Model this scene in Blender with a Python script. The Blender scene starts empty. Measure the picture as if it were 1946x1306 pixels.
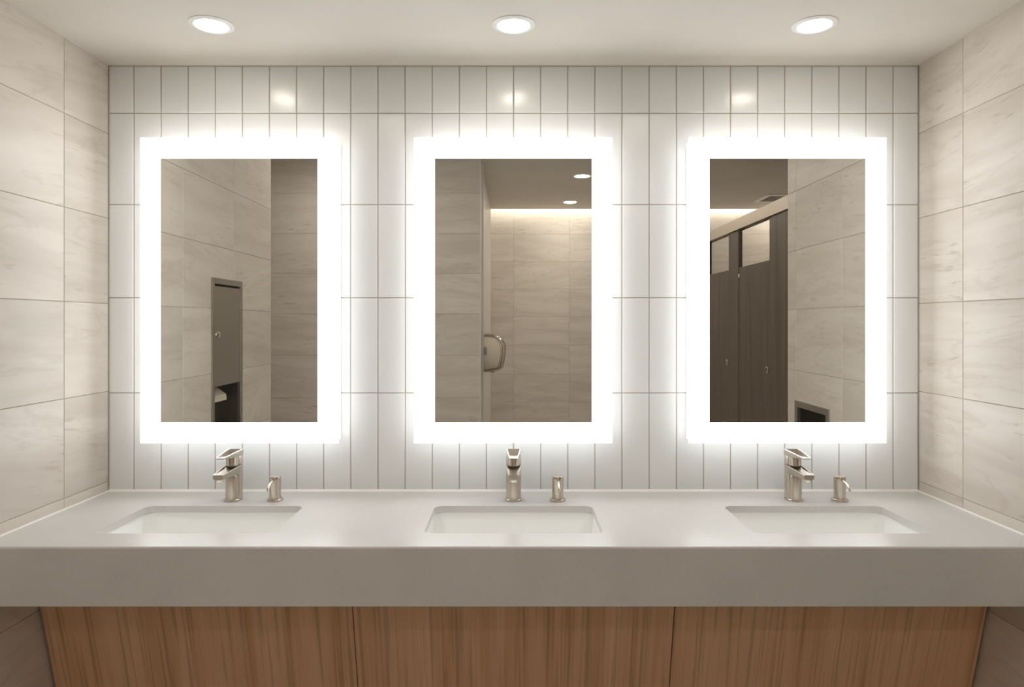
import bpy, bmesh, math, random
from mathutils import Vector, Matrix

random.seed(7)
PI = math.pi
SC = bpy.context.scene
COL = SC.collection

# ------------------------------------------------------------------ scale
U = 0.00185                 # metres per photo pixel at the back wall plane
D = 2.45                    # camera distance from the back wall
CX, CY = 976.0, 614.0       # vanishing point in the photo
CAMZ = 0.86 + 320 * U
MIR = 0.075                  # mirror face distance from the wall


def px(x):                  # back wall pixel -> metres
    return (x - CX) * U


def pz(y):
    return CAMZ + (CY - y) * U


def zr(r):                  # depth into the room of something seen in a mirror at scale 1/r
    return (r - 1) * D + 2 * MIR


# ------------------------------------------------------------------ camera, world, exposure
cam_d = bpy.data.cameras.new('camera')
cam = bpy.data.objects.new('camera', cam_d)
COL.objects.link(cam)
cam.location = (0, -D, CAMZ)
cam.rotation_euler = (PI / 2, 0, 0)
cam_d.sensor_width = 36.0
cam_d.lens = (D / U) / 1946 * 36
cam_d.shift_x = -3 / 1946
cam_d.shift_y = -39 / 1946
cam_d.clip_start = 0.02
SC.camera = cam

w = bpy.data.worlds.new('world')
w.use_nodes = True
w.node_tree.nodes['Background'].inputs[0].default_value = (0.9, 0.85, 0.8, 1)
w.node_tree.nodes['Background'].inputs[1].default_value = 0.0
SC.world = w
SC.view_settings.view_transform = 'Standard'
SC.view_settings.look = 'None'
SC.view_settings.gamma = 1
SC.view_settings.exposure = 0.36
SC.view_settings.use_curve_mapping = False
SC.cycles.use_denoising = True
SC.cycles.max_bounces = 14
SC.cycles.diffuse_bounces = 8
SC.cycles.glossy_bounces = 8
SC.cycles.caustics_reflective = False
SC.cycles.sample_clamp_indirect = 6.0

BORDER_L = 5.2              # frosted mirror border
BACK_L = 1.0                # light strip behind each mirror
DOWN_L = 29.0               # downlight lenses over the vanity
ROOM_L = 105.0               # downlights in the room behind, seen ones and added unseen ones
COVE_L = 22.0                # slot along the far wall


# ------------------------------------------------------------------ node helpers
def new_mat(name):
    m = bpy.data.materials.new(name)
    m.use_nodes = True
    nt = m.node_tree
    b = nt.nodes['Principled BSDF']
    return m, nt, b


def nd(nt, typ, **kw):
    n = nt.nodes.new(typ)
    for k, v in kw.items():
        if k.startswith('i_'):
            n.inputs[k[2:].replace('_', ' ')].default_value = v
        else:
            setattr(n, k, v)
    return n


def ramp(nt, stops, interp='LINEAR'):
    n = nt.nodes.new('ShaderNodeValToRGB')
    n.color_ramp.interpolation = interp
    e = n.color_ramp.elements
    while len(e) < len(stops):
        e.new(0.5)
    for i, (p, c) in enumerate(stops):
        e[i].position = p
        e[i].color = (c[0], c[1], c[2], 1) if not isinstance(c, float) else (c, c, c, 1)
    return n


def simple(name, col, rough=0.5, metal=0.0, spec=0.5):
    m, nt, b = new_mat(name)
    b.inputs['Base Color'].default_value = (*col, 1)
    b.inputs['Roughness'].default_value = rough
    b.inputs['Metallic'].default_value = metal
    b.inputs['Specular IOR Level'].default_value = spec
    return m


def emit(name, col, strength):
    m, nt, b = new_mat(name)
    b.inputs['Base Color'].default_value = (0.8, 0.8, 0.8, 1)
    b.inputs['Emission Color'].default_value = (*col, 1)
    b.inputs['Emission Strength'].default_value = strength
    return m


def paint(name, col, rough=0.6, amt=0.03):
    m, nt, b = new_mat(name)
    tc = nd(nt, 'ShaderNodeTexCoord')
    n = nd(nt, 'ShaderNodeTexNoise', i_Scale=3.0, i_Detail=4.0)
    nt.links.new(tc.outputs['Object'], n.inputs['Vector'])
    r = ramp(nt, [(0.3, tuple(c * (1 - amt) for c in col)), (0.7, tuple(min(1, c * (1 + amt)) for c in col))])
    nt.links.new(n.outputs['Fac'], r.inputs['Fac'])
    nt.links.new(r.outputs['Color'], b.inputs['Base Color'])
    b.inputs['Roughness'].default_value = rough
    n2 = nd(nt, 'ShaderNodeTexNoise', i_Scale=180.0, i_Detail=2.0)
    nt.links.new(tc.outputs['Object'], n2.inputs['Vector'])
    bp = nd(nt, 'ShaderNodeBump', i_Strength=0.05, i_Distance=0.002)
    nt.links.new(n2.outputs['Fac'], bp.inputs['Height'])
    nt.links.new(bp.outputs['Normal'], b.inputs['Normal'])
    return m


def stone(name, light, mid, vein, rough=0.38, streak_rot=0):
    """matt limestone-look porcelain: soft streaks that differ from tile to tile"""
    m, nt, b = new_mat(name)
    L = nt.links.new
    uv = nd(nt, 'ShaderNodeUVMap', uv_map='UVMap')
    at = nd(nt, 'ShaderNodeAttribute', attribute_name='tile')
    off = nd(nt, 'ShaderNodeVectorMath', operation='SCALE')
    off.inputs['Scale'].default_value = 17.0
    L(at.outputs['Color'], off.inputs[0])
    add = nd(nt, 'ShaderNodeVectorMath', operation='ADD')
    L(uv.outputs['UV'], add.inputs[0])
    L(off.outputs['Vector'], add.inputs[1])
    sep = nd(nt, 'ShaderNodeSeparateColor')
    L(at.outputs['Color'], sep.inputs['Color'])
    # rotate streaks a little per tile
    ang = nd(nt, 'ShaderNodeMapRange')
    ang.inputs['To Min'].default_value = math.radians(streak_rot - 9)
    ang.inputs['To Max'].default_value = math.radians(streak_rot + 9)
    L(sep.outputs['Blue'], ang.inputs['Value'])
    rot = nd(nt, 'ShaderNodeVectorRotate', rotation_type='Z_AXIS')
    L(add.outputs['Vector'], rot.inputs['Vector'])
    L(ang.outputs['Result'], rot.inputs['Angle'])

    def stretched(sx, sy, scale, detail, rough_, dist):
        mp = nd(nt, 'ShaderNodeMapping')
        mp.inputs['Scale'].default_value = (sx, sy, 1)
        L(rot.outputs['Vector'], mp.inputs['Vector'])
        n = nd(nt, 'ShaderNodeTexNoise', i_Scale=scale, i_Detail=detail, i_Roughness=rough_, i_Distortion=dist)
        L(mp.outputs['Vector'], n.inputs['Vector'])
        return n
    # broad soft bands
    n1 = stretched(0.9, 6.5, 1.5, 5.0, 0.55, 0.45)
    r1 = ramp(nt, [(0.30, mid), (0.60, light)])
    L(n1.outputs['Fac'], r1.inputs['Fac'])
    # wandering veins: narrow band of a stretched noise
    nv = stretched(0.75, 4.6, 1.6, 5.0, 0.55, 0.5)
    rv = ramp(nt, [(0.0, 0.0), (0.535, 0.0), (0.554, 0.22), (0.585, 0.0), (1.0, 0.0)])
    L(nv.outputs['Fac'], rv.inputs['Fac'])
    # short flecks, clustered
    n2 = stretched(9.0, 60.0, 1.0, 3.0, 0.55, 0.4)
    r2 = ramp(nt, [(0.0, 0.0), (0.58, 0.0), (0.68, 0.8), (0.78, 1.0)])
    L(n2.outputs['Fac'], r2.inputs['Fac'])
    n3 = stretched(2.0, 4.5, 1.6, 3.0, 0.5, 0.3)
    r3 = ramp(nt, [(0.46, 0.0), (0.64, 0.75)])
    L(n3.outputs['Fac'], r3.inputs['Fac'])
    mu0 = nd(nt, 'ShaderNodeMath', operation='MULTIPLY')
    L(r2.outputs['Color'], mu0.inputs[0])
    L(r3.outputs['Color'], mu0.inputs[1])
    mu = nd(nt, 'ShaderNodeMath', operation='MAXIMUM')
    L(mu0.outputs['Value'], mu.inputs[0])
    L(rv.outputs['Color'], mu.inputs[1])
    mx = nd(nt, 'ShaderNodeMix', data_type='RGBA')
    mx.inputs[7].default_value = (*vein, 1)
    L(mu.outputs['Value'], mx.inputs[0])
    L(r1.outputs['Color'], mx.inputs[6])
    # tile-to-tile tone
    tone = nd(nt, 'ShaderNodeMapRange')
    tone.inputs['To Min'].default_value = 0.94
    tone.inputs['To Max'].default_value = 1.04
    L(sep.outputs['Red'], tone.inputs['Value'])
    sc = nd(nt, 'ShaderNodeVectorMath', operation='SCALE')
    L(mx.outputs[2], sc.inputs[0])
    L(tone.outputs['Result'], sc.inputs['Scale'])
    L(sc.outputs['Vector'], b.inputs['Base Color'])
    b.inputs['Roughness'].default_value = rough
    b.inputs['Specular IOR Level'].default_value = 0.35
    bp = nd(nt, 'ShaderNodeBump', i_Strength=0.06, i_Distance=0.002)
    L(n2.outputs['Fac'], bp.inputs['Height'])
    L(bp.outputs['Normal'], b.inputs['Normal'])
    return m


def wood(name, c0, c1, c2, rough=0.42, axis='Z', sx=14.0, amp=0.06):
    """straight-grained veneer, grain along the local axis"""
    m, nt, b = new_mat(name)
    L = nt.links.new
    tc = nd(nt, 'ShaderNodeTexCoord')
    oi = nd(nt, 'ShaderNodeObjectInfo')
    sh = nd(nt, 'ShaderNodeVectorMath', operation='SCALE')
    sh.inputs[0].default_value = (9.0, 5.0, 3.0)
    L(oi.outputs['Random'], sh.inputs['Scale'])
    ad = nd(nt, 'ShaderNodeVectorMath', operation='ADD')
    L(tc.outputs['Object'], ad.inputs[0])
    L(sh.outputs['Vector'], ad.inputs[1])
    mp = nd(nt, 'ShaderNodeMapping')
    s = {'Z': (1, 1, 0.05), 'Y': (1, 0.05, 1), 'X': (0.05, 1, 1)}[axis]
    mp.inputs['Scale'].default_value = tuple(v * sx for v in s)
    L(ad.outputs['Vector'], mp.inputs['Vector'])
    n1 = nd(nt, 'ShaderNodeTexNoise', i_Scale=1.0, i_Detail=4.0, i_Roughness=0.55, i_Distortion=0.5)
    L(mp.outputs['Vector'], n1.inputs['Vector'])
    r1 = ramp(nt, [(0.28, c0), (0.5, c1), (0.74, c2)])
    L(n1.outputs['Fac'], r1.inputs['Fac'])
    mp2 = nd(nt, 'ShaderNodeMapping')
    mp2.inputs['Scale'].default_value = tuple(v * sx * (7 if v == 1 else 2.2) for v in s)
    L(ad.outputs['Vector'], mp2.inputs['Vector'])
    n2 = nd(nt, 'ShaderNodeTexNoise', i_Scale=1.0, i_Detail=3.0, i_Roughness=0.5, i_Distortion=0.3)
    L(mp2.outputs['Vector'], n2.inputs['Vector'])
    r2 = ramp(nt, [(0.36, (1 - amp * 6,) * 3), (0.47, (1.0,) * 3), (0.60, (1.0,) * 3), (0.72, (1 + amp * 2.2,) * 3)])
    L(n2.outputs['Fac'], r2.inputs['Fac'])
    mx = nd(nt, 'ShaderNodeMix', data_type='RGBA', blend_type='MULTIPLY')
    mx.inputs[0].default_value = 1.0
    L(r1.outputs['Color'], mx.inputs[6])
    L(r2.outputs['Color'], mx.inputs[7])
    L(mx.outputs[2], b.inputs['Base Color'])
    b.inputs['Roughness'].default_value = rough
    b.inputs['Specular IOR Level'].default_value = 0.35
    bp = nd(nt, 'ShaderNodeBump', i_Strength=0.15, i_Distance=0.001)
    L(n2.outputs['Fac'], bp.inputs['Height'])
    L(bp.outputs['Normal'], b.inputs['Normal'])
    return m


def brushed(name, col, rough=0.3, axis='Z', amt=0.08):
    m, nt, b = new_mat(name)
    L = nt.links.new
    tc = nd(nt, 'ShaderNodeTexCoord')
    mp = nd(nt, 'ShaderNodeMapping')
    mp.inputs['Scale'].default_value = {'Z': (900, 900, 8), 'Y': (900, 8, 900), 'X': (8, 900, 900)}[axis]
    L(tc.outputs['Object'], mp.inputs['Vector'])
    n = nd(nt, 'ShaderNodeTexNoise', i_Scale=1.0, i_Detail=2.0)
    L(mp.outputs['Vector'], n.inputs['Vector'])
    mr = nd(nt, 'ShaderNodeMapRange')
    mr.inputs['To Min'].default_value = rough - amt
    mr.inputs['To Max'].default_value = rough + amt
    L(n.outputs['Fac'], mr.inputs['Value'])
    L(mr.outputs['Result'], b.inputs['Roughness'])
    b.inputs['Base Color'].default_value = (*col, 1)
    b.inputs['Metallic'].default_value = 1.0
    return m


def quartz(name, base, dark, light, rough=0.16):
    m, nt, b = new_mat(name)
    L = nt.links.new
    tc = nd(nt, 'ShaderNodeTexCoord')
    n1 = nd(nt, 'ShaderNodeTexNoise', i_Scale=420.0, i_Detail=2.0, i_Roughness=0.6)
    L(tc.outputs['Object'], n1.inputs['Vector'])
    r1 = ramp(nt, [(0.30, dark), (0.42, base), (0.62, base), (0.74, light)])
    L(n1.outputs['Fac'], r1.inputs['Fac'])
    n2 = nd(nt, 'ShaderNodeTexNoise', i_Scale=5.0, i_Detail=4.0)
    L(tc.outputs['Object'], n2.inputs['Vector'])
    r2 = ramp(nt, [(0.3, 0.96), (0.7, 1.03)])
    L(n2.outputs['Fac'], r2.inputs['Fac'])
    mx = nd(nt, 'ShaderNodeMix', data_type='RGBA', blend_type='MULTIPLY')
    mx.inputs[0].default_value = 1.0
    L(r1.outputs['Color'], mx.inputs[6])
    L(r2.outputs['Color'], mx.inputs[7])
    L(mx.outputs[2], b.inputs['Base Color'])
    b.inputs['Roughness'].default_value = rough
    b.inputs['IOR'].default_value = 1.28
    return m


def glazed(name, col, rough=0.16):
    m, nt, b = new_mat(name)
    L = nt.links.new
    at = nd(nt, 'ShaderNodeAttribute', attribute_name='tile')
    sep = nd(nt, 'ShaderNodeSeparateColor')
    L(at.outputs['Color'], sep.inputs['Color'])
    mr = nd(nt, 'ShaderNodeMapRange')
    mr.inputs['To Min'].default_value = 0.975
    mr.inputs['To Max'].default_value = 1.02
    L(sep.outputs['Red'], mr.inputs['Value'])
    sc = nd(nt, 'ShaderNodeVectorMath', operation='SCALE')
    sc.inputs[0].default_value = col
    L(mr.outputs['Result'], sc.inputs['Scale'])
    L(sc.outputs['Vector'], b.inputs['Base Color'])
    b.inputs['Roughness'].default_value = rough
    tc = nd(nt, 'ShaderNodeTexCoord')
    n = nd(nt, 'ShaderNodeTexNoise', i_Scale=14.0, i_Detail=1.0)
    L(tc.outputs['Object'], n.inputs['Vector'])
    bp = nd(nt, 'ShaderNodeBump', i_Strength=0.10, i_Distance=0.006)
    L(n.outputs['Fac'], bp.inputs['Height'])
    L(bp.outputs['Normal'], b.inputs['Normal'])
    return m


# ------------------------------------------------------------------ materials
M = {}
M['wall_tile'] = glazed('glazed_white_tile', (0.81, 0.83, 0.835), 0.2)
M['wall_grout'] = simple('tan_grout', (0.36, 0.31, 0.26), 0.9)
M['stone'] = stone('beige_stone_tile', (0.70, 0.65, 0.59), (0.595, 0.54, 0.478), (0.44, 0.375, 0.31))
M['stone_grout'] = simple('grey_grout', (0.37, 0.33, 0.29), 0.9)
M['ceiling'] = paint('ceiling_paint', (0.68, 0.64, 0.58), 0.7)
M['white_paint'] = paint('pale_trim_paint', (0.72, 0.69, 0.65), 0.4)
M['floor'] = stone('floor_tile_stone', (0.66, 0.64, 0.61), (0.58, 0.56, 0.53), (0.46, 0.44, 0.41), 0.4)
M['caulk'] = simple('white_caulk', (0.93, 0.92, 0.90), 0.45)
M['counter'] = quartz('grey_quartz', (0.645, 0.635, 0.62), (0.56, 0.545, 0.525), (0.70, 0.69, 0.675), 0.32)
M['porcelain'] = simple('white_porcelain', (0.93, 0.945, 0.935), 0.08)
M['wood'] = wood('oak_veneer', (0.60, 0.35, 0.195), (0.70, 0.435, 0.262), (0.77, 0.515, 0.335), 0.45, 'Z', 15, 0.042)
M['dark_wood'] = wood('dark_laminate', (0.085, 0.062, 0.047), (0.115, 0.087, 0.066), (0.145, 0.112, 0.086), 0.4, 'Z', 22, 0.04)
M['nickel'] = brushed('brushed_nickel', (0.60, 0.53, 0.46), 0.27)
M['nickel_polish'] = simple('polished_nickel', (0.72, 0.66, 0.58), 0.12, 1.0)
M['nickel_satin'] = brushed('satin_nickel', (0.52, 0.47, 0.41), 0.36)
M['dryer_satin'] = brushed('dark_satin_nickel', (0.33, 0.275, 0.215), 0.36)
M['steel'] = brushed('brushed_steel', (0.40, 0.375, 0.34), 0.38)
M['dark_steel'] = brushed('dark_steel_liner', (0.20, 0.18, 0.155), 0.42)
M['chrome'] = simple('chrome', (0.75, 0.73, 0.70), 0.1, 1.0)
M['rail'] = brushed('bronze_aluminium', (0.50, 0.45, 0.39), 0.38, 'Y')
M['black'] = simple('black_gap', (0.015, 0.013, 0.012), 0.6)
M['rubber'] = simple('dark_rubber', (0.05, 0.047, 0.043), 0.6)
M['mirror'] = simple('silvered_glass', (0.88, 0.88, 0.835), 0.0, 1.0)
M['border'] = emit('frosted_lit_glass', (0.985, 1.0, 1.0), BORDER_L)
M['edge'] = emit('frosted_glass_edge', (1.0, 0.98, 0.95), 0.62)
M['backlight'] = emit('led_strip', (1.0, 1.0, 0.985), BACK_L)
M['housing'] = simple('white_housing', (0.75, 0.74, 0.72), 0.5)
M['lens'] = emit('downlight_lens', (1.0, 0.92, 0.80), DOWN_L)
M['lens_room'] = emit('room_downlight_lens', (1.0, 0.92, 0.825), ROOM_L)
M['lens_added'] = emit('added_downlight_lens', (1.0, 0.91, 0.80), ROOM_L * 0.5)  # weaker lens for unseen downlights added to light the room
M['cove'] = emit('cove_led', (1.0, 0.965, 0.92), COVE_L)
M['white_metal'] = simple('white_enamel', (0.86, 0.845, 0.82), 0.4)
M['paper'] = simple('kraft_liner', (0.62, 0.56, 0.46), 0.7)
M['ceramic_dark'] = simple('drain_shadow', (0.03, 0.03, 0.03), 0.5)


# ------------------------------------------------------------------ mesh helpers
class MB:
    def __init__(s):
        s.v, s.f, s.m = [], [], []

    def add(s, vs, fs, mi=0):
        o = len(s.v)
        s.v += [tuple(v) for v in vs]
        s.f += [tuple(i + o for i in f) for f in fs]
        s.m += [mi] * len(fs)
        return s

    def box(s, a, b, mi=0):
        x0, y0, z0 = (min(a[i], b[i]) for i in range(3))
        x1, y1, z1 = (max(a[i], b[i]) for i in range(3))
        return s.add([(x0, y0, z0), (x1, y0, z0), (x1, y1, z0), (x0, y1, z0), (x0, y0, z1), (x1, y0, z1), (x1, y1, z1), (x0, y1, z1)],
                     [(0, 3, 2, 1), (4, 5, 6, 7), (0, 1, 5, 4), (1, 2, 6, 5), (2, 3, 7, 6), (3, 0, 4, 7)], mi)

    def loft(s, rings, cap0=True, cap1=True, mi=0):
        n = len(rings[0])
        vs = [p for r in rings for p in r]
        fs = []
        for k in range(len(rings) - 1):
            for i in range(n):
                j = (i + 1) % n
                fs.append((k * n + i, k * n + j, (k + 1) * n + j, (k + 1) * n + i))
        if cap0:
            fs.append(tuple(reversed(range(n))))
        if cap1:
            fs.append(tuple(range((len(rings) - 1) * n, len(rings) * n)))
        return s.add(vs, fs, mi)

    def lathe(s, prof, n=40, c=(0, 0, 0), cap0=True, cap1=True, mi=0):
        return s.loft([[(c[0] + r * math.cos(2 * PI * i / n), c[1] + r * math.sin(2 * PI * i / n), c[2] + z) for i in range(n)] for r, z in prof], cap0, cap1, mi)

    def tube(s, pts, rad, n=16, mi=0):
        rings = []
        pts = [Vector(p) for p in pts]
        for k, p in enumerate(pts):
            t = (pts[min(k + 1, len(pts) - 1)] - pts[max(k - 1, 0)]).normalized()
            a = t.cross(Vector((1, 0, 0)))
            if a.length < 0.1:
                a = t.cross(Vector((0, 1, 0)))
            a.normalize()
            b = t.cross(a).normalized()
            r = rad[k] if isinstance(rad, (list, tuple)) else rad
            rings.append([tuple(p + a * r * math.cos(2 * PI * i / n) + b * r * math.sin(2 * PI * i / n)) for i in range(n)])
        return s.loft(rings, mi=mi)

    def build(s, name, mats, parent=None, smooth=None, bevel=None, seg=2):
        me = bpy.data.meshes.new(name)
        me.from_pydata(s.v, [], s.f)
        if not isinstance(mats, (list, tuple)):
            mats = [mats]
        for m in mats:
            me.materials.append(m)
        for p, mi in zip(me.polygons, s.m):
            p.material_index = mi
        bm = bmesh.new()
        bm.from_mesh(me)
        bmesh.ops.recalc_face_normals(bm, faces=bm.faces)
        bm.to_mesh(me)
        bm.free()
        if smooth is not None:
            me.polygons.foreach_set('use_smooth', [True] * len(me.polygons))
            me.set_sharp_from_angle(angle=math.radians(smooth))
        o = bpy.data.objects.new(name, me)
        COL.objects.link(o)
        if parent:
            o.parent = parent
        if bevel:
            md = o.modifiers.new('bevel', 'BEVEL')
            md.width = bevel
            md.segments = seg
            md.limit_method = 'ANGLE'
            md.angle_limit = math.radians(40)
            md.harden_normals = False
        return o


def rrect(cx, cy, hx, hy, r, z, n=6):
    pts = []
    for (sx, sy, a0) in ((1, 1, 0), (-1, 1, 90), (-1, -1, 180), (1, -1, 270)):
        for i in range(n + 1):
            a = math.radians(a0 + 90 * i / n)
            pts.append((cx + sx * (hx - r) + r * math.cos(a), cy + sy * (hy - r) + r * math.sin(a), z))
    return pts


def thing(name, label, cat, loc=(0, 0, 0), group=None):
    o = bpy.data.objects.new(name, None)
    o.empty_display_size = 0.05
    COL.objects.link(o)
    o.location = loc
    return tag(o, label, cat, group)


def tag(o, label, cat, group=None):
    o['label'] = label
    o['category'] = cat
    if group:
        o['group'] = group
    return o


def structure(o, label=None, cat=None):
    o['kind'] = 'structure'
    if label:
        o['label'] = label
    if cat:
        o['category'] = cat
    return o


def copy_tree(o, parent=None):
    c = o.copy()
    COL.objects.link(c)
    if parent:
        c.parent = parent
    for ch in list(o.children):
        copy_tree(ch, c)
    return c


def span(lo, hi, joints):
    js = sorted(j for j in joints if lo + 0.004 < j < hi - 0.004)
    e = [lo] + js + [hi]
    return list(zip(e[:-1], e[1:]))


def cut(rects, hole):
    if hole is None:
        return rects
    h0, h1, k0, k1 = hole
    out = []
    for (a, b, c, d) in rects:
        if b <= h0 or a >= h1 or d <= k0 or c >= k1:
            out.append((a, b, c, d))
            continue
        if a < h0: out.append((a, h0, c, d))
        if b > h1: out.append((h1, b, c, d))
        m0, m1 = max(a, h0), min(b, h1)
        if c < k0: out.append((m0, m1, c, k0))
        if d > k1: out.append((m0, m1, k1, d))
    return out


def tile_wall(name, O, Uv, N, u0, u1, v0, v1, uj, vj, thick, mats, gap=0.0015, bev=0.0012, depth=0.0018, tilt=0.0, hole=None, V=(0, 0, 1)):
    """a wall slab faced with individually raised tiles; u along Uv, v along V, tile faces at the plane through O"""
    O, Uv, N, V = Vector(O), Vector(Uv), Vector(N), Vector(V)
    vs, fs, mi, rnd = [], [], [], []
    P = lambda u, v, h: tuple(O + Uv * u + V * v + N * h)
    uvs = []

    def quad(pts, m, r):
        o = len(vs)
        for (u, v, h) in pts:
            vs.append(P(u, v, h))
            uvs.append((u, v))
        fs.append((o, o + 1, o + 2, o + 3))
        mi.append(m)
        rnd.append(r)
    zero = (0.5, 0.5, 0.5, 1)
    for (a, b, c, d) in cut([(u0, u1, v0, v1)], hole):
        h0, h1 = -thick, -depth
        c8 = [(a, c), (b, c), (b, d), (a, d)]
        quad([(x, y, h1) for x, y in c8], 1, zero)
        quad([(x, y, h0) for x, y in reversed(c8)], 1, zero)
        for i in range(4):
            p, q = c8[i], c8[(i + 1) % 4]
            quad([(p[0], p[1], h0), (q[0], q[1], h0), (q[0], q[1], h1), (p[0], p[1], h1)], 1, zero)
    g = gap / 2
    for (a, b) in span(u0, u1, uj):
        for (c, d) in span(v0, v1, vj):
            r = (random.random(), random.random(), random.random(), 1)
            tx, ty = random.uniform(-tilt, tilt), random.uniform(-tilt, tilt)
            for (e, f, p, q) in cut([(a + g, b - g, c + g, d - g)], hole):
                cu, cv = (a + b) / 2, (c + d) / 2
                H = lambda u, v: (u - cu) * tx + (v - cv) * ty
                I = [(e + bev, p + bev), (f - bev, p + bev), (f - bev, q - bev), (e + bev, q - bev)]
                Oo = [(e, p), (f, p), (f, q), (e, q)]
                quad([(x, y, H(x, y)) for x, y in I], 0, r)
                for i in range(4):
                    j = (i + 1) % 4
                    quad([(*Oo[i], -depth), (*Oo[j], -depth), (*I[j], H(*I[j])), (*I[i], H(*I[i]))], 0, r)
    me = bpy.data.meshes.new(name)
    me.from_pydata(vs, [], fs)
    for m in mats:
        me.materials.append(m)
    me.polygons.foreach_set('material_index', mi)
    me.validate()
    # face directions: make every face look the way its winding should
    flip = Uv.cross(V).dot(N) < 0
    if flip:
        me.flip_normals()
    me.uv_layers.new(name='UVMap')
    me.color_attributes.new('tile', 'FLOAT_COLOR', 'CORNER')
    uf, cf = [0.0] * (2 * len(me.loops)), [0.0] * (4 * len(me.loops))
    for p in me.polygons:
        for li in p.loop_indices:
            uf[2 * li:2 * li + 2] = uvs[me.loops[li].vertex_index]
            cf[4 * li:4 * li + 4] = rnd[p.index]
    me.uv_layers['UVMap'].data.foreach_set('uv', uf)
    me.color_attributes['tile'].data.foreach_set('color', cf)
    o = bpy.data.objects.new(name, me)
    COL.objects.link(o)
    return structure(o)


# ------------------------------------------------------------------ the room
XW = 770 * U                       # half width of the vanity niche
ZT = 0.86                          # counter top
ZLOW = pz(125)                     # lowered ceiling over the vanity
ZHI = CAMZ + 663 * U               # ceiling of the room behind
SOFF = 0.62                        # depth of the lowered ceiling
ZL_END, ZR_END = zr(1.67), zr(1.478)
ZOPP, ZFAR = zr(2.12), zr(3.1)
XRET = -63 * 2.12 * U              # end of the opposite wall
XF_L, XF_R = -3.0, 3.1

rows_side = [pz(y) for y in (-240, -73, 91, 254, 415, 577, 744, 915, 1080, 1247, 1412)]
rows_back = [pz(y) for y in (215, 389, 566, 747, 1100, 1275)]
# disp: recess in the left wall, bin: recess in the right wall   (u = depth from the back wall)
DISP = (zr(770 / 575), zr(770 / 517), 0.36, CAMZ + 116.5 * U)
BIN = (zr(770 / 600.7), zr(770 / 536), 0.30, CAMZ - 211 * U)
F_IN = 0.012

tile_wall('wall_back', (0, 0, 0), (1, 0, 0), (0, -1, 0), -XW, XW, 0, ZLOW, [px(254 + 51.57 * k) for k in range(29)],
          [z for z in rows_back], 0.12, [M['wall_tile'], M['wall_grout']], gap=0.0026, bev=0.0022, depth=0.002, tilt=0.0035)
tile_wall('wall_left', (-XW, 0, 0), (0, -1, 0), (1, 0, 0), 0, ZL_END, 0, ZHI, [0.241, 0.703, 1.25], rows_side, 0.16,
          [M['stone'], M['stone_grout']], hole=(DISP[0] + F_IN, DISP[1] - F_IN, DISP[2] + F_IN, DISP[3] - F_IN))
tile_wall('wall_right', (XW, 0, 0), (0, -1, 0), (-1, 0, 0), 0, ZR_END, 0, ZHI, [0.241, 0.722, 1.213], rows_side, 0.16,
          [M['stone'], M['stone_grout']], hole=(BIN[0] + F_IN, BIN[1] - F_IN, BIN[2] + F_IN, BIN[3] - F_IN))
tile_wall('wall_opposite', (0, -ZOPP, 0), (1, 0, 0), (0, 1, 0), XF_L, XRET, 0, ZHI, [-2.06, -1.455, -0.85], rows_side, 0.15,
          [M['stone'], M['stone_grout']])
tile_wall('wall_far', (0, -ZFAR, 0), (1, 0, 0), (0, 1, 0), XRET, XF_R, 0, ZHI + 0.16, [0.0 + 0.608 * k for k in range(6)], rows_side, 0.12,
          [M['stone'], M['stone_grout']])
b = MB().box((XRET - 0.15, -ZOPP - 0.15, 0), (XRET, -ZFAR - 0.12, ZHI + 0.16))
structure(b.build('wall_inner', M['white_paint']))
b = MB().box((XF_L - 0.1, -ZOPP - 0.15, 0), (XF_L, -ZL_END + 0.3, ZHI))
structure(b.build('wall_west', M['white_paint']))
b = MB().box((XF_L - 0.1, -ZL_END + 0.2, 0), (-XW - 0.16, -ZL_END + 0.3, ZHI))
structure(b.build('wall_passage', M['white_paint']))
b = MB().box((XF_R, 0.0, 0), (XF_R + 0.1, -ZFAR - 0.12, ZHI + 0.16))
structure(b.build('wall_east', M['white_paint']))
b = MB().box((XW + 0.16, -0.02, 0), (XF_R, 0.08, ZHI))
structure(b.build('wall_stall_back', M['white_paint']))

# ceiling: lowered part over the vanity, fascia, higher part, slot for the cove along the far wall
cb = MB()
cb.box((-XW - 0.16, 0.12, ZLOW), (XW + 0.16, -SOFF + 0.03, ZLOW + 0.03))
cb.box((-XW - 0.16, -SOFF, ZLOW), (XW + 0.16, -SOFF + 0.03, ZHI + 0.03))
cb.box((XF_L - 0.1, 0.12, ZHI), (XF_R + 0.1, -ZFAR + 0.10, ZHI + 0.03))
cb.box((XRET - 0.2, -ZFAR + 0.10, ZHI), (XF_R + 0.1, -ZFAR + 0.12, ZHI + 0.16))
cb.box((XRET - 0.2, -ZFAR - 0.12, ZHI + 0.16), (XF_R + 0.1, -ZFAR + 0.12, ZHI + 0.19))
structure(cb.build('ceiling', M['ceiling']))
tile_wall('floor', (0, 0, 0), (1, 0, 0), (0, 0, 1), XF_L - 0.1, XF_R + 0.1, -ZFAR - 0.12, 0.12, [k * 0.61 - 3.05 for k in range(12)],
          [-k * 0.61 for k in range(10)], 0.1, [M['floor'], M['stone_grout']], V=(0, 1, 0))

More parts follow.
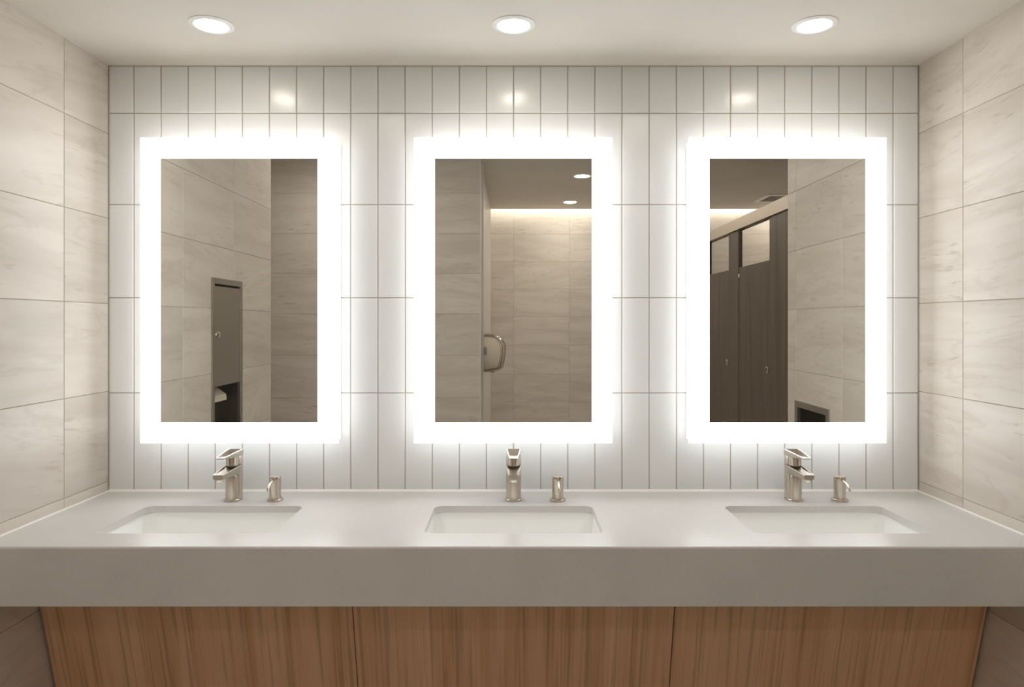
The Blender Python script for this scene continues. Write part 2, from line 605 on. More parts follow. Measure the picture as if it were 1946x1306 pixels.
# caulk lines and corner joints
def trim(n, a, b, m, label=None):
    return structure(MB().box(a, b).build('trim_%d' % n, m, bevel=0.0012))
c1 = MB().loft([[(x, 0.0, ZT - 0.001), (x, -0.0075, ZT - 0.001), (x, -0.0068, ZT + 0.0010), (x, -0.0015, ZT + 0.0072), (x, 0.0, ZT + 0.0075)] for x in (-XW, XW)])
structure(c1.build('trim_1', M['caulk']))
trim(2, (-XW, -0.005, ZT - 0.001), (-XW + 0.006, -0.609, ZT + 0.0045), M['caulk'])
trim(3, (XW, -0.005, ZT - 0.001), (XW - 0.006, -0.609, ZT + 0.0045), M['caulk'])
trim(4, (-XW, 0.0, ZT), (-XW + 0.003, -0.003, ZLOW), M['stone_grout'])
trim(5, (XW, 0.0, ZT), (XW - 0.003, -0.003, ZLOW), M['stone_grout'])
g = MB()
g.box((XRET - 0.004, -ZOPP + 0.002, 0.0), (XRET + 0.003, -ZOPP - 0.152, ZHI))
structure(g.build('trim_6', M['white_paint'], bevel=0.001))
g = MB()
g.box((XRET + 0.003, -ZOPP - 0.16, 0.0), (XRET + 0.016, -ZOPP - 0.21, ZHI))
structure(g.build('trim_7', M['white_paint'], bevel=0.003))

# ------------------------------------------------------------------ countertop with three cut-outs
SX = [-503 * U, 0.0, 503 * U]
SHX, S0, S1 = 137 * U, 0.197, 0.490          # half width, back and front of the cut-outs
SCY, SHY = -(S0 + S1) / 2, (S1 - S0) / 2
CF = 0.609
CB = ZT - (405.7 - 320) * U                   # underside of the apron


def countertop():
    bm = bmesh.new()
    eb = 0.007
    x0, x1, y0, y1 = -XW + 0.001, XW - 0.001, -CF + eb, -0.0005
    loops = [[(x0, y0), (x1, y0), (x1, y1), (x0, y1)]]
    for sx in SX:
        loops.append([(p[0], p[1]) for p in rrect(sx, SCY, SHX, SHY, 0.026, 0, 8)])
    edges, vl = [], []
    for lp in loops:
        v = [bm.verts.new((x, y, ZT)) for x, y in lp]
        vl.append(v)
        edges += [bm.edges.new((v[i], v[(i + 1) % len(v)])) for i in range(len(v))]
    res = bmesh.ops.triangle_fill(bm, use_beauty=True, use_dissolve=False, edges=edges)
    top = [f for f in res['geom'] if isinstance(f, bmesh.types.BMFace)]
    # underside copy
    bot = {}
    for lp in vl:
        for v in lp:
            bot[v] = bm.verts.new((v.co.x, v.co.y, ZT - 0.02))
    for f in top:
        bm.faces.new([bot[v] for v in reversed(f.verts)])
    er = 0.0018
    for k, lp in enumerate(vl):
        if k == 0:
            continue
        n = len(lp)
        for i in range(n):
            a, c = lp[i], lp[(i + 1) % n]
            bm.faces.new([a, c, bot[c], bot[a]])
    # eased front edge, apron face and apron back
    prof = [(y0, ZT)]
    for i in range(1, 7):
        a = PI / 2 * i / 6
        prof.append((y0 - eb * math.sin(a), ZT - eb + eb * math.cos(a)))
    prof += [(-CF, CB + 0.002), (-CF + 0.002, CB), (-CF + 0.02, CB), (-CF + 0.02, ZT - 0.02)]
    prev = [vl[0][0], vl[0][1]]
    ends = [[prev[0]], [prev[1]]]
    for y, z in prof[1:]:
        cur = [bm.verts.new((x0, y, z)), bm.verts.new((x1, y, z))]
        bm.faces.new([prev[0], cur[0], cur[1], prev[1]])
        ends[0].append(cur[0])
        ends[1].append(cur[1])
        prev = cur
    for e in ends:
        bm.faces.new(e)
    bmesh.ops.recalc_face_normals(bm, faces=bm.faces)
    me = bpy.data.meshes.new('countertop')
    bm.to_mesh(me)
    bm.free()
    me.materials.append(M['counter'])
    me.polygons.foreach_set('use_smooth', [True] * len(me.polygons))
    me.set_sharp_from_angle(angle=math.radians(30))
    o = bpy.data.objects.new('countertop', me)
    COL.objects.link(o)
    md = o.modifiers.new('wn', 'WEIGHTED_NORMAL')
    md.keep_sharp = True
    return o


tag(countertop(), 'long warm grey quartz vanity countertop with deep front apron and three sink cut-outs', 'countertop')

# ------------------------------------------------------------------ sinks
def sink():
    t = thing('undermount_sink', 'sink', 'sink')
    z0 = ZT - 0.0205
    hx, hy = SHX + 0.003, SHY + 0.003
    rings = [rrect(0, 0, hx + 0.02, hy + 0.018, 0.04, z0 - 0.018, 10), rrect(0, 0, hx + 0.02, hy + 0.018, 0.04, z0, 10),
             rrect(0, 0, hx + 0.003, hy + 0.003, 0.03, z0, 10), rrect(0, 0, hx, hy, 0.03, z0 - 0.004, 10)]
    for (ins, dz, r) in ((0.003, 0.03, 0.034), (0.008, 0.07, 0.042), (0.014, 0.088, 0.05), (0.024, 0.102, 0.055), (0.042, 0.111, 0.06), (0.07, 0.115, 0.06), (0.11, 0.118, 0.03)):
        rings.append(rrect(0, 0, hx - ins, hy - ins, min(r, hy - ins - 0.002), z0 - dz, 10))
    rings.append(rrect(0, 0, 0.021, 0.021, 0.0205, z0 - 0.119, 10))
    out = [rrect(0, 0, 0.021, 0.021, 0.0205, z0 - 0.128, 10)]
    for (ins, dz, r) in ((0.06, 0.126, 0.06), (0.02, 0.116, 0.06), (0.002, 0.096, 0.05), (-0.006, 0.07, 0.045), (-0.008, 0.018, 0.04)):
        out.append(rrect(0, 0, hx - ins, hy - ins, r, z0 - dz, 10))
    m = MB().loft(rings + out, False, False)
    n = len(rings[0])
    k = len(rings + out)
    # close the shell from the outer wall back to the flange underside
    m.add([], [])
    m.f += [((k - 1) * n + i, (k - 1) * n + (i + 1) % n, (i + 1) % n, i) for i in range(n)]
    m.m += [0] * n
    m.build('basin', M['porcelain'], t, smooth=50)
    dr = MB().lathe([(0.0265, 0.0), (0.0265, 0.0025), (0.022, 0.0035), (0.020, 0.0015), (0.020, -0.004)], 32, (0, 0, z0 - 0.119), True, True)
    d = dr.build('drain', M['nickel'], t, smooth=40)
    MB().lathe([(0.0165, -0.002), (0.0165, 0.004), (0.012, 0.0055)], 32, (0, 0, z0 - 0.119)).build('stopper', M['nickel_polish'], d, smooth=40)
    MB().tube([(0, -0.0 + 0, z0 - 0.128), (0, 0, z0 - 0.145)], 0.019, 24).build('tailpiece', M['chrome'], t, smooth=40)
    return t


labels = ['white rectangular undermount sink below the mirror that reflects the paper towel cabinet',
          'white rectangular undermount sink in the middle of the countertop below the hand dryer reflection',
          'white rectangular undermount sink below the mirror that reflects the dark toilet stalls']
s0 = sink()
for i, sx in enumerate(SX):
    s = s0 if i == 0 else copy_tree(s0)
    s.location = (sx, SCY, 0)
    tag(s, labels[i], 'sink', 'undermount sinks along the counter')

# ------------------------------------------------------------------ faucets
def faucet():
    t = thing('faucet', 'faucet', 'faucet')
    # flange
    fl = [rrect(0, 0, 0.0275, 0.0315, 0.026, 0.0, 8), rrect(0, 0, 0.0275, 0.0315, 0.026, 0.005, 8), rrect(0, 0, 0.0262, 0.0302, 0.025, 0.0068, 8)]
    MB().loft(fl).build('base_flange', M['nickel'], t, smooth=35)
    # column: flat-sided rear with a round front pillar set slightly in
    MB().loft([rrect(0, 0.006, 0.0252, 0.0238, 0.016, z, 8) for z in (0.004, 0.110)] + [rrect(0, 0.006, 0.0245, 0.023, 0.0155, 0.1135, 8)]).build('column', M['nickel'], t, smooth=35)
    pil = MB().lathe([(0.0195, 0.004), (0.0195, 0.078), (0.0185, 0.086), (0.0155, 0.092), (0.010, 0.095)], 32, (0, -0.0105, 0))
    pil.build('front_pillar', M['nickel'], t, smooth=40)
    # spout: tapering beam with a shallow raised rim on top
    def sec(y, w, zt, zb, tr):
        return [(-w, y, zt - 0.0015), (-w * 0.965, y, zt), (-w * 0.86, y, zt), (-w * 0.80, y, zt - tr), (w * 0.80, y, zt - tr), (w * 0.86, y, zt), (w * 0.965, y, zt), (w, y, zt - 0.0015),
                (w * 0.97, y, zb + 0.006), (w * 0.85, y, zb + 0.0015), (w * 0.7, y, zb), (-w * 0.7, y, zb), (-w * 0.85, y, zb + 0.0015), (-w * 0.97, y, zb + 0.006)]
    secs = [sec(0.012, 0.0252, 0.1165, 0.088, 0.0005), sec(-0.012, 0.0250, 0.1158, 0.087, 0.0030), sec(-0.030, 0.0240, 0.1150, 0.0875, 0.0055), sec(-0.06, 0.0216, 0.1133, 0.0895, 0.0045),
            sec(-0.090, 0.0191, 0.1115, 0.0915, 0.0026), sec(-0.112, 0.0174, 0.1100, 0.0928, 0.0010), sec(-0.1205, 0.0168, 0.1095, 0.0930, 0.0), sec(-0.123, 0.0162, 0.1086, 0.0936, 0.0)]
    MB().loft(secs).build('spout', M['nickel_satin'], t, smooth=22)
    ae = MB().lathe([(0.0125, 0.0), (0.0125, -0.0075), (0.0115, -0.009), (0.0105, -0.009), (0.0105, -0.004)], 28, (0, -0.107, 0.0930))
    a = ae.build('aerator', M['nickel_polish'], t, smooth=40)
    MB().lathe([(0.0104, 0.0), (0.0104, -0.003)], 24, (0, -0.107, 0.0892)).build('aerator_screen', M['rubber'], a)
    # dark gap ring and handle
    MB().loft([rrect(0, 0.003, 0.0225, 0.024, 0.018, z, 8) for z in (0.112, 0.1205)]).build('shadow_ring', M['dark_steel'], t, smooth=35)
    h = MB().loft([rrect(0, 0.0095, 0.0252, 0.0205, 0.014, z, 8) for z in (0.1190, 0.1450)] + [rrect(0, 0.0095, 0.0243, 0.0196, 0.0135, 0.1470, 8)]).build('handle', M['nickel'], t, smooth=35)
    MB().lathe([(0.0205, 0.1185), (0.0205, 0.1485)], 36, (0, -0.0095, 0)).build('handle_hub', M['nickel_polish'], h, smooth=40)

    def lev(y, w, zt, th, tr):
        return [(-w, y, zt - 0.001), (-w * 0.96, y, zt), (-w * 0.80, y, zt), (-w * 0.72, y, zt - tr), (w * 0.72, y, zt - tr), (w * 0.80, y, zt), (w * 0.96, y, zt), (w, y, zt - 0.001),
                (w * 0.96, y, zt - th + 0.0012), (w * 0.8, y, zt - th), (-w * 0.8, y, zt - th), (-w * 0.96, y, zt - th + 0.0012)]
    L = [lev(0.0295, 0.0225, 0.1650, 0.020, 0.0), lev(0.024, 0.0248, 0.1665, 0.0225, 0.0004), lev(0.018, 0.0248, 0.1665, 0.0225, 0.0195), lev(-0.02, 0.0228, 0.1655, 0.0195, 0.0152),
         lev(-0.05, 0.0195, 0.1640, 0.0145, 0.0107), lev(-0.085, 0.0158, 0.1618, 0.0085, 0.0048), lev(-0.1, 0.0142, 0.1608, 0.0055, 0.0020), lev(-0.107, 0.0134, 0.1603, 0.0042, 0.0002), lev(-0.1095, 0.0126, 0.1598, 0.0030, 0.0)]
    lv = MB().loft(L).build('lever', M['nickel_satin'], h, smooth=22)
    # the small script-like mark pressed into the lever
    pts = []
    for i in range(25):
        a = i / 24
        pts.append((-0.009 + 0.018 * a, -0.030 + 0.006 * math.sin(a * 2.2 * PI) - 0.006 * a, 0.1520 - 0.095 * (0.006 * math.sin(a * 2.2 * PI) - 0.006 * a)))
    MB().tube(pts, 0.0008, 8).build('mark', M['chrome'], lv, smooth=60)
    return t


FX = [-507 * U, 0.0, 507 * U]
FY = -0.117
flab = ['brushed nickel single-lever faucet behind the sink nearest the left tiled wall',
        'brushed nickel single-lever faucet seen straight on behind the middle sink',
        'brushed nickel single-lever faucet behind the sink nearest the right tiled wall']
f0 = faucet()
for i, x in enumerate(FX):
    f = f0 if i == 0 else copy_tree(f0)
    f.location = (x, FY, ZT)
    tag(f, flab[i], 'faucet', 'faucets along the counter')


def soap():
    t = thing('soap_dispenser', 'soap', 'soap dispenser')
    MB().lathe([(0.0262, 0), (0.0262, 0.0055), (0.0245, 0.0075), (0.019, 0.0080)], 36).build('base_flange', M['nickel'], t, smooth=40)
    h = MB().lathe([(0.0188, 0.006), (0.0188, 0.0680)], 36).build('column', M['nickel'], t, smooth=40)
    MB().lathe([(0.0183, 0.0672), (0.0188, 0.0690), (0.0188, 0.0790), (0.0178, 0.0808), (0.010, 0.0815)], 36).build('pump_cap', M['nickel'], t, smooth=40)
    pts = [(0, -0.014, 0.0700), (0, -0.034, 0.0680), (0, -0.048, 0.0650), (0, -0.059, 0.0605), (0, -0.067, 0.0545), (0, -0.072, 0.0475)]
    MB().tube(pts, [0.0044, 0.0042, 0.0041, 0.0040, 0.0040, 0.0040], 16).build('spout', M['nickel_polish'], t, smooth=50)
    return t


slab_ = ['small brushed nickel soap dispenser beside the faucet nearest the left tiled wall',
         'small brushed nickel soap dispenser beside the middle faucet',
         'small brushed nickel soap dispenser beside the faucet nearest the right tiled wall']
p0 = soap()
for i, x in enumerate((-430 * U, 79.5 * U, 588 * U)):
    p = p0 if i == 0 else copy_tree(p0)
    p.location = (x, -0.125, ZT)
    tag(p, slab_[i], 'soap dispenser', 'deck soap dispensers along the counter')

# ------------------------------------------------------------------ slanted wood panels under the counter
def wood_panel(x0, x1, label):
    # top edge tucked under the apron, foot at the floor; the slab leans back towards the wall
    tz0, tz1 = (0.601 - 0.0, 0.368), (0.327, 0.297)
    sl = (tz0[1] - tz1[1]) / (tz0[0] - tz1[0])
    ytop = -(tz0[1] + (0.69 - tz0[0]) * sl)
    ybot = -(tz0[1] + (0.0 - tz0[0]) * sl)
    L = math.hypot(0.69, ytop - ybot)
    m = MB().box((x0, 0, 0), (x1, 0.019, L))
    o = m.build('vanity_panel', M['wood'], bevel=0.001)
    o.location = (0, ybot, 0)
    o.rotation_euler = (-math.atan2(ytop - ybot, 0.69) * 1.0, 0, 0)
    # rotation about X: +z leans to -y for positive angle
    o.rotation_euler = (math.atan2(ybot - ytop, 0.69), 0, 0)
    return tag(o, label, 'wood panel', 'slanted wood panels under the counter')


wood_panel(-765 * U, -260.8 * U, 'slanted oak veneer panel under the counter below the sink nearest the left wall')
wood_panel(-259.4 * U, 259.4 * U, 'slanted oak veneer panel under the counter between the two dark seams')
wood_panel(260.8 * U, 765 * U, 'slanted oak veneer panel under the counter below the sink nearest the right wall')

# ------------------------------------------------------------------ lit mirrors
KM = (D - MIR) / D


def lit_mirror(ox0, ox1, ix0, ix1, label):
    X = lambda x: px(x) * KM
    Z = lambda y: CAMZ + (CY - y) * U * KM
    ax0, ax1, az0, az1 = X(ox0), X(ox1), Z(843), Z(261)
    bx0, bx1, bz0, bz1 = X(ix0), X(ix1), Z(803), Z(301)
    cx, cz = (ax0 + ax1) / 2, az0
    t = thing('lit_mirror', label, 'mirror', (cx, 0, cz), 'backlit mirrors over the sinks')
    ax0, ax1, bx0, bx1 = ax0 - cx, ax1 - cx, bx0 - cx, bx1 - cx
    az0, az1, bz0, bz1 = az0 - cz, az1 - cz, bz0 - cz, bz1 - cz
    yf, yb = -MIR, -MIR + 0.008
    MB().box((bx0, yf, bz0), (bx1, yb, bz1)).build('mirror_glass', M['mirror'], t)
    e = 0.004

    def ring(x0, x1, z0, z1, i0, i1, k0, k1, ya, yc):
        m = MB()
        m.box((x0, ya, z0), (x1, yc, k0))
        m.box((x0, ya, k1), (x1, yc, z1))
        m.box((x0, ya, k0), (i0, yc, k1))
        m.box((i1, ya, k0), (x1, yc, k1))
        return m
    ring(ax0 + e, ax1 - e, az0 + e, az1 - e, bx0, bx1, bz0, bz1, yf, yb).build('frosted_border', M['border'], t)
    ring(ax0, ax1, az0, az1, ax0 + e, ax1 - e, az0 + e, az1 - e, yf, yb).build('glass_edge', M['edge'], t)
    s = 0.012
    MB().box((ax0 + s, yb, az0 + s), (ax1 - s, 0.0, az1 - s)).build('housing', M['housing'], t)
    ring(ax0 + s - 0.005, ax1 - s + 0.005, az0 + s - 0.005, az1 - s + 0.005, ax0 + s, ax1 - s, az0 + s, az1 - s, -MIR + 0.014, -0.012).build('light_strip', M['backlight'], t)
    return t


lit_mirror(266, 643, 305, 604, 'backlit mirror reflecting a steel paper towel cabinet on a tiled wall')
lit_mirror(786, 1164, 826, 1125, 'backlit mirror over the middle sink reflecting a hand dryer and cove-lit wall')
lit_mirror(1309, 1685, 1348, 1645, 'backlit mirror reflecting dark wood toilet stalls')

# ------------------------------------------------------------------ downlights
def downlight(lens):
    t = thing('downlight', 'downlight', 'ceiling light')
    MB().lathe([(0.0660, 0.0), (0.0660, -0.0015), (0.0645, -0.0025), (0.0530, -0.0045), (0.0508, -0.0052), (0.0497, -0.0050), (0.0497, -0.001)], 56, cap0=False, cap1=False).build('trim_ring', M['white_metal'], t, smooth=40)
    MB().lathe([(0.0496, -0.001), (0.0496, -0.0045), (0.043, -0.0062), (0.025, -0.0072), (0.006, -0.0075)], 48).build('lens', lens, t, smooth=60)
    return t


d0 = downlight(M['lens'])
dl = ['round recessed ceiling downlight above the mirror nearest the left wall', 'round recessed ceiling downlight directly above the middle mirror',
      'round recessed ceiling downlight above the mirror nearest the right wall']
for i, x in enumerate((-495 * U, 0.0, 493 * U)):
    o = d0 if i == 0 else copy_tree(d0)
    o.location = (x, -0.338, ZLOW)
    tag(o, dl[i], 'ceiling light', 'downlights over the vanity')
r0 = downlight(M['lens_room'])  # seen downlights first, then unseen ones added to light the reflected room
for i, (x, z, lb) in enumerate(((309 * U, zr(2.37), 'upper and nearer of two round downlights reflected in the middle mirror'),
                                (309 * U, zr(2.88), 'lower round downlight reflected in the middle mirror, near the glowing cove'),
                                (-1.25, 2.25, 'added round ceiling downlight out of view, lighting the left passage'),
                                (-0.75, 1.74, 'added round ceiling downlight out of view, lighting the left passage'),
                                (0.75, 1.74, 'added round ceiling downlight out of view, lighting the left passage'),
                                (1.1, zr(2.37), 'added round ceiling downlight out of view, outside the stall doors'),
                                (2.83, 4.93, 'added round ceiling downlight out of view, above the toilet stalls'),
                                (2.83, 3.2, 'added round ceiling downlight out of view, above the toilet stalls'))):
    o = r0 if i == 0 else (downlight(M['lens_added']) if z < 2.0 or x > 2 else copy_tree(r0))
    o.location = (x, -z, ZHI)
    o.scale = (1.25, 1.25, 1.0)
    tag(o, lb, 'ceiling light', 'downlights in the room behind')

# cove strip hidden in the slot above the far wall
c = MB().box((XRET + 0.02, -ZFAR + 0.07, ZHI + 0.115), (XF_R - 0.02, -ZFAR + 0.098, ZHI + 0.145))
t = thing('cove_light', 'long glowing cove light slot where the ceiling meets the far wall', 'cove light', ((XRET + XF_R) / 2, -ZFAR + 0.085, ZHI))
co = c.build('light_bar', M['cove'], t)
co.matrix_parent_inverse = Matrix.Translation(-t.location)
pr = MB().box((XRET + 0.02, -ZFAR + 0.066, ZHI + 0.145), (XF_R - 0.02, -ZFAR + 0.099, ZHI + 0.159)).build('mounting_channel', M['white_metal'], t)
pr.matrix_parent_inverse = Matrix.Translation(-t.location)

# ------------------------------------------------------------------ paper towel cabinet recessed in the left wall
def framed(side, name, label, cat, rect):
    """local x along the wall away from the mirror, local y into the wall, z up"""
    u0, u1, v0, v1 = rect
    t = thing(name, label, cat, (side * XW, -(u0 + u1) / 2, v0))
    t.rotation_euler = (0, 0, -PI / 2 if side > 0 else PI / 2)
    return t, (u1 - u0) / 2, v1 - v0


t, hw, ht = framed(-1, 'paper_towel_cabinet', 'tall recessed stainless steel paper towel cabinet with lock, reflected in a mirror', 'paper towel dispenser', DISP)
# with rotation +90deg: local x -> world y, local y -> world -x.  local +x points to the back wall
fw = 0.028
fr = MB()
for a, b_ in (((-hw, -0.006, 0), (-hw + fw, 0.012, ht)), ((hw - fw, -0.006, 0), (hw, 0.012, ht)), ((-hw + fw, -0.006, ht - fw), (hw - fw, 0.012, ht)), ((-hw + fw, -0.006, 0), (hw - fw, 0.012, fw))):
    fr.box(a, b_)
fr.build('frame', M['steel'], t, bevel=0.001)
zo = 1.147 - DISP[2]                     # underside of the door
rc = MB()
w_ = hw - 0.0125
rc.box((-w_, 0.10, 0.013), (w_, 0.104, ht - 0.013))
rc.box((-w_, 0.004, 0.013), (-w_ + 0.003, 0.10, ht - 0.013))
rc.box((w_ - 0.003, 0.004, 0.013), (w_, 0.10, ht - 0.013))
rc.box((-w_, 0.004, ht - 0.016), (w_, 0.10, ht - 0.013))
rc.box((-w_, 0.004, 0.013), (w_, 0.10, 0.016))
rc.build('liner', M['dark_steel'], t)
dd = MB().box((-hw + fw + 0.003, -0.004, zo), (hw - fw - 0.003, 0.012, ht - fw - 0.011)).build('door', M['steel'], t, bevel=0.0015)
lk = MB()
lk.loft([[(hw - 0.062 + r * math.cos(2 * PI * i / 24), y, 1.396 - DISP[2] + r * math.sin(2 * PI * i / 24)) for i in range(24)] for r, y in ((0.016, -0.003), (0.016, -0.010), (0.012, -0.013))])
lk.build('lock', M['chrome'], dd, smooth=40)
sl = MB().box((-hw + fw, 0.008, ht - fw - 0.010), (hw - fw, 0.012, ht - fw))
sl.build('slot_shade', M['black'], t)  # black strip standing in for the shade in the gap above the door
# towel tray lip under the door
tr = MB()
xa, xb = -0.02, hw - fw
pr_ = [(0.070, zo - 0.008), (0.012, zo - 0.050), (0.010, zo - 0.078), (0.016, zo - 0.078), (0.020, zo - 0.055), (0.074, zo - 0.016)]
tr.loft([[(x, y, z) for y, z in pr_] for x in (xa, xb)])
tr.build('towel_tray', M['paper'], t, bevel=0.001)['label'] = 'pale folded towel lip'
sh = MB().box((-w_ + 0.003, 0.012, zo + 0.002), (w_ - 0.003, 0.10, zo + 0.006)).build('shelf', M['dark_steel'], t)
bn = MB().box((-hw + fw + 0.004, 0.05, 0.02), (hw - fw - 0.004, 0.095, 0.52)).build('waste_bin', M['dark_steel'], t, bevel=0.003)
MB().box((0.068, 0.096, zo - 0.36), (0.071, 0.0998, zo - 0.08)).build('back_seam', M['black'], t)

# ------------------------------------------------------------------ recessed waste bin in the right wall
t, hw, ht = framed(1, 'waste_receptacle', 'recessed steel waste receptacle at the bottom of a mirror reflection beside dark stalls', 'waste bin', BIN)
# rotation -90deg: local x -> world -y, local y -> world +x. local +x points away from the mirror
fw = 0.03
fr = MB()
for a, b_ in (((-hw, -0.006, 0), (-hw + fw, 0.012, ht)), ((hw - fw, -0.006, 0), (hw, 0.012, ht)), ((-hw + fw, -0.006, ht - fw), (hw - fw, 0.012, ht)), ((-hw + fw, -0.006, 0), (hw - fw, 0.012, fw))):
    fr.box(a, b_)
fr.build('frame', M['steel'], t, bevel=0.001)
w_ = hw - 0.0125
rc = MB()
rc.box((-w_, 0.115, 0.013), (w_, 0.119, ht - 0.013))
rc.box((-w_, 0.004, 0.013), (-w_ + 0.003, 0.115, ht - 0.013))
rc.box((w_ - 0.003, 0.004, 0.013), (w_, 0.115, ht - 0.013))
rc.box((-w_, 0.004, ht - 0.016), (w_, 0.115, ht - 0.013))
rc.box((-w_, 0.004, 0.013), (w_, 0.115, 0.016))
rc.build('liner', M['dark_steel'], t)
fl = MB().loft([[(x, y, z) for y, z in ((-0.002, 0.03), (0.012, 0.03), (0.012, ht - 0.20), (-0.002, ht - 0.20))] for x in (-hw + fw + 0.002, hw - fw - 0.002)])
fl.build('front_panel', M['steel'], t, bevel=0.001)
lp = MB().loft([[(x, y, z) for y, z in ((0.002, ht - 0.20), (0.008, ht - 0.20), (0.05, ht - 0.235), (0.044, ht - 0.235))] for x in (-hw + fw + 0.002, hw - fw - 0.002)])
lp.build('push_flap', M['dark_steel'], t)
bg = MB().loft([[(x * k_, 0.012 + 0.05 + y * k_, z) for x, y in ((-hw + 0.05, -0.04), (hw - 0.05, -0.04), (hw - 0.05, 0.04), (-hw + 0.05, 0.04))] for k_, z in ((1, 0.05), (1, ht - 0.145), (0.96, ht - 0.14))])
bg.build('bin_liner', M['rubber'], t)

# ------------------------------------------------------------------ hand dryer on the inner wall
def hand_dryer():
    yc = -(ZOPP + 0.30)
    t = thing('hand_dryer', 'chrome hand dryer on the inner wall, reflected in the middle mirror', 'hand dryer', (XRET, yc, CAMZ - 128 * U))
    prof = [(0.0, 0.152), (0.05, 0.154), (0.095, 0.148), (0.133, 0.134), (0.162, 0.110), (0.180, 0.082), (0.187, 0.05), (0.184, 0.0), (0.176, -0.06), (0.164, -0.112), (0.150, -0.128), (0.105, -0.138), (0.05, -0.146), (0.0, -0.150)]

    def ring(y, k, dx):
        return [(max(0.0, x * k - dx * (1 if x > 0.001 else 0)), y, z * k) for x, z in prof]
    hwy = 0.128
    half = [(0.128, 0.80, 0.010), (0.1275, 0.83, 0.008), (0.122, 0.84, 0.0075), (0.121, 0.875, 0.006), (0.110, 0.90, 0.005), (0.108, 0.945, 0.003), (0.096, 0.985, 0.001), (0.084, 1.0, 0.0)]
    seq = [(-y, k, d) for y, k, d in half] + [(y, k, d) for y, k, d in reversed(half)]
    cov = MB()
    for q, (p0_, p1_) in enumerate(zip(seq[:-1], seq[1:])):
        band = min(q, 14 - q)
        cov.loft([ring(*p0_), ring(*p1_)], cap0=(q == 0), cap1=(q == 14), mi=1 if band in (1, 3, 5) else 0)
    cov = cov.build('cover', [M['dryer_satin'], M['chrome']], t, smooth=28)
    # side grip ovals, outlet and lower sensor strip
    MB().loft([[(0.030 + 0.014 * math.cos(2 * PI * i / 24) * k_, y, 0.02 + 0.035 * math.sin(2 * PI * i / 24) * k_) for i in range(24)] for k_, y in ((1, hwy - 0.001), (1, hwy + 0.0015), (0.8, hwy + 0.002))]).build('side_plug', M['dark_steel'], cov, smooth=40)
    MB().box((0.02, -0.05, -0.149), (0.10, 0.05, -0.138)).build('air_outlet', M['rubber'], t, bevel=0.004)
    MB().box((-0.0, -0.11, -0.12), (0.006, 0.11, 0.12)).build('wall_plate', M['steel'], t)
    return t


hand_dryer()

# ------------------------------------------------------------------ toilet stalls beyond the right wall
XS = 807 * U
TH = 0.028
ZRAIL = CAMZ + 375 * U
RH = 0.075
GRP = 'dark wood stall panels'


def pilaster(z0, z1, label):
    t = thing('stall_pilaster', label, 'stall pilaster', (XS + TH / 2, -(z0 + z1) / 2, 0), 'stall pilasters')
    h = (z1 - z0) / 2
    MB().box((-TH / 2, -h, 0.10), (TH / 2, h, ZRAIL - RH + 0.005)).build('panel', M['dark_wood'], t, bevel=0.0015)
    MB().box((-TH / 2 - 0.004, -h - 0.002, 0.0), (TH / 2 + 0.004, h + 0.002, 0.10)).build('shoe', M['steel'], t, bevel=0.002)
    return t


def stall_door(z0, z1, label, knob):
    t = thing('stall_door', label, 'stall door', (XS + TH / 2, -(z0 + z1) / 2, 0.30), 'stall doors')
    h = (z1 - z0) / 2 - 0.004
    MB().box((-0.011, -h, 0.0), (0.011, h, CAMZ + 199 * U - 0.30)).build('panel', M['dark_wood'], t, bevel=0.002)
    n = 28
    k = MB().loft([[(x, h - 0.035 + r * math.cos(2 * PI * i / n), knob - 0.30 + r * math.sin(2 * PI * i / n)) for i in range(n)] for r, x in ((0.021, -0.010), (0.021, -0.016), (0.018, -0.018))])
    lt = k.build('latch', M['chrome'], t, smooth=40)
    MB().loft([[(x, h - 0.035 + r * math.cos(2 * PI * i / n), knob - 0.30 + r * math.sin(2 * PI * i / n)) for i in range(n)] for r, x in ((0.012, -0.0178), (0.012, -0.0195), (0.010, -0.020))]).build('indicator', M['dark_steel'], lt, smooth=40)
    for zz in (0.12, CAMZ + 170 * U - 0.30):
        MB().lathe([(0.004, -0.012), (0.004, 0.012)], 12, (-0.012, -h + 0.005, zz)).build('hinge', M['chrome'], t, smooth=40)
    return t


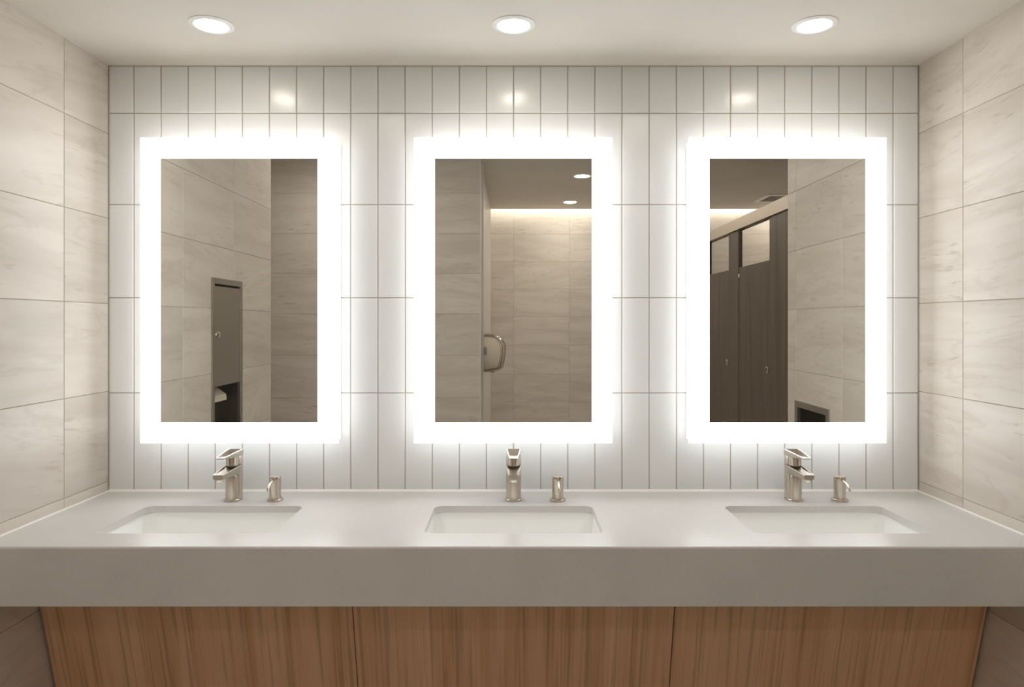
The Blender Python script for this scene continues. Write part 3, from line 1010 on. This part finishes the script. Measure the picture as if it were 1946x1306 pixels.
zA, zB, zC, zD_, zE = ZR_END + 0.002, zr(1.66), zr(1.89), zr(1.963), zr(2.17)
pilaster(zA, zB, 'wide dark wood stall pilaster against the end of the right tiled wall')
pilaster(zC, zr(1.975), 'narrow dark wood stall pilaster standing between the two stall doors')
pilaster(zE + 0.03, zE + 0.27, 'dark wood stall pilaster beyond the second stall door')
stall_door(zB, zC, 'dark wood stall door with oval latch, next to the wide pilaster at the wall end', CAMZ - 149 * U)
stall_door(zr(1.975), zE + 0.03, 'dark wood stall door beyond the narrow pilaster, cut by the mirror edge', CAMZ - 149 * U)
r = MB()
r.loft([[(x, y, z) for x, z in ((XS - 0.012, ZRAIL - RH), (XS - 0.012, ZRAIL - 0.002), (XS - 0.006, ZRAIL), (XS + TH + 0.006, ZRAIL), (XS + TH + 0.012, ZRAIL - 0.002), (XS + TH + 0.012, ZRAIL - RH),
        (XS + TH + 0.004, ZRAIL - RH), (XS + TH + 0.004, ZRAIL - RH + 0.006), (XS - 0.004, ZRAIL - RH + 0.006), (XS - 0.004, ZRAIL - RH))] for y in (-zA, -(zE + 0.27))])
tag(r.build('stall_headrail', M['rail'], smooth=30), 'pale bronze headrail running along the top of the dark stalls', 'headrail')
for z, lb in (((zC + zr(1.975)) / 2, 'dark wood stall partition behind the narrow pilaster'), (zE + 0.15, 'dark wood stall partition behind the last pilaster')):
    q = MB().box((XS + TH + 0.002, -z - 0.011, 0.30), (XF_R - 0.002, -z + 0.011, 1.80)).build('stall_partition', M['dark_wood'], bevel=0.002)
    tag(q, lb, 'stall partition', 'stall partitions')

# ------------------------------------------------------------------ ceiling vent
vz0, vz1, vx0, vx1 = zr(2.70), zr(2.87), 1302 * U, 1302 * U + 0.50
t = thing('ceiling_vent', 'square white-framed ceiling vent above the stall headrail', 'ceiling vent', ((vx0 + vx1) / 2, -(vz0 + vz1) / 2, ZHI))
a, b_ = (vx1 - vx0) / 2, (vz1 - vz0) / 2
f = MB()
e = 0.05
f.box((-a, -b_, -0.012), (a, -b_ + e, 0.0)); f.box((-a, b_ - e, -0.012), (a, b_, 0.0))
f.box((-a, -b_ + e, -0.012), (-a + e, b_ - e, 0.0)); f.box((a - e, -b_ + e, -0.012), (a, b_ - e, 0.0))
f.build('frame', M['white_metal'], t, bevel=0.002)
MB().box((-a + e, -b_ + e, -0.004), (a - e, b_ - e, -0.001)).build('backing', M['dark_steel'], t)
s = MB()
for k in range(9):
    y = -b_ + e + (2 * b_ - 2 * e) * (k + 0.5) / 9
    s.box((-a + e, y - 0.004, -0.010), (a - e, y + 0.004, -0.003))
s.build('louvers', M['steel'], t)
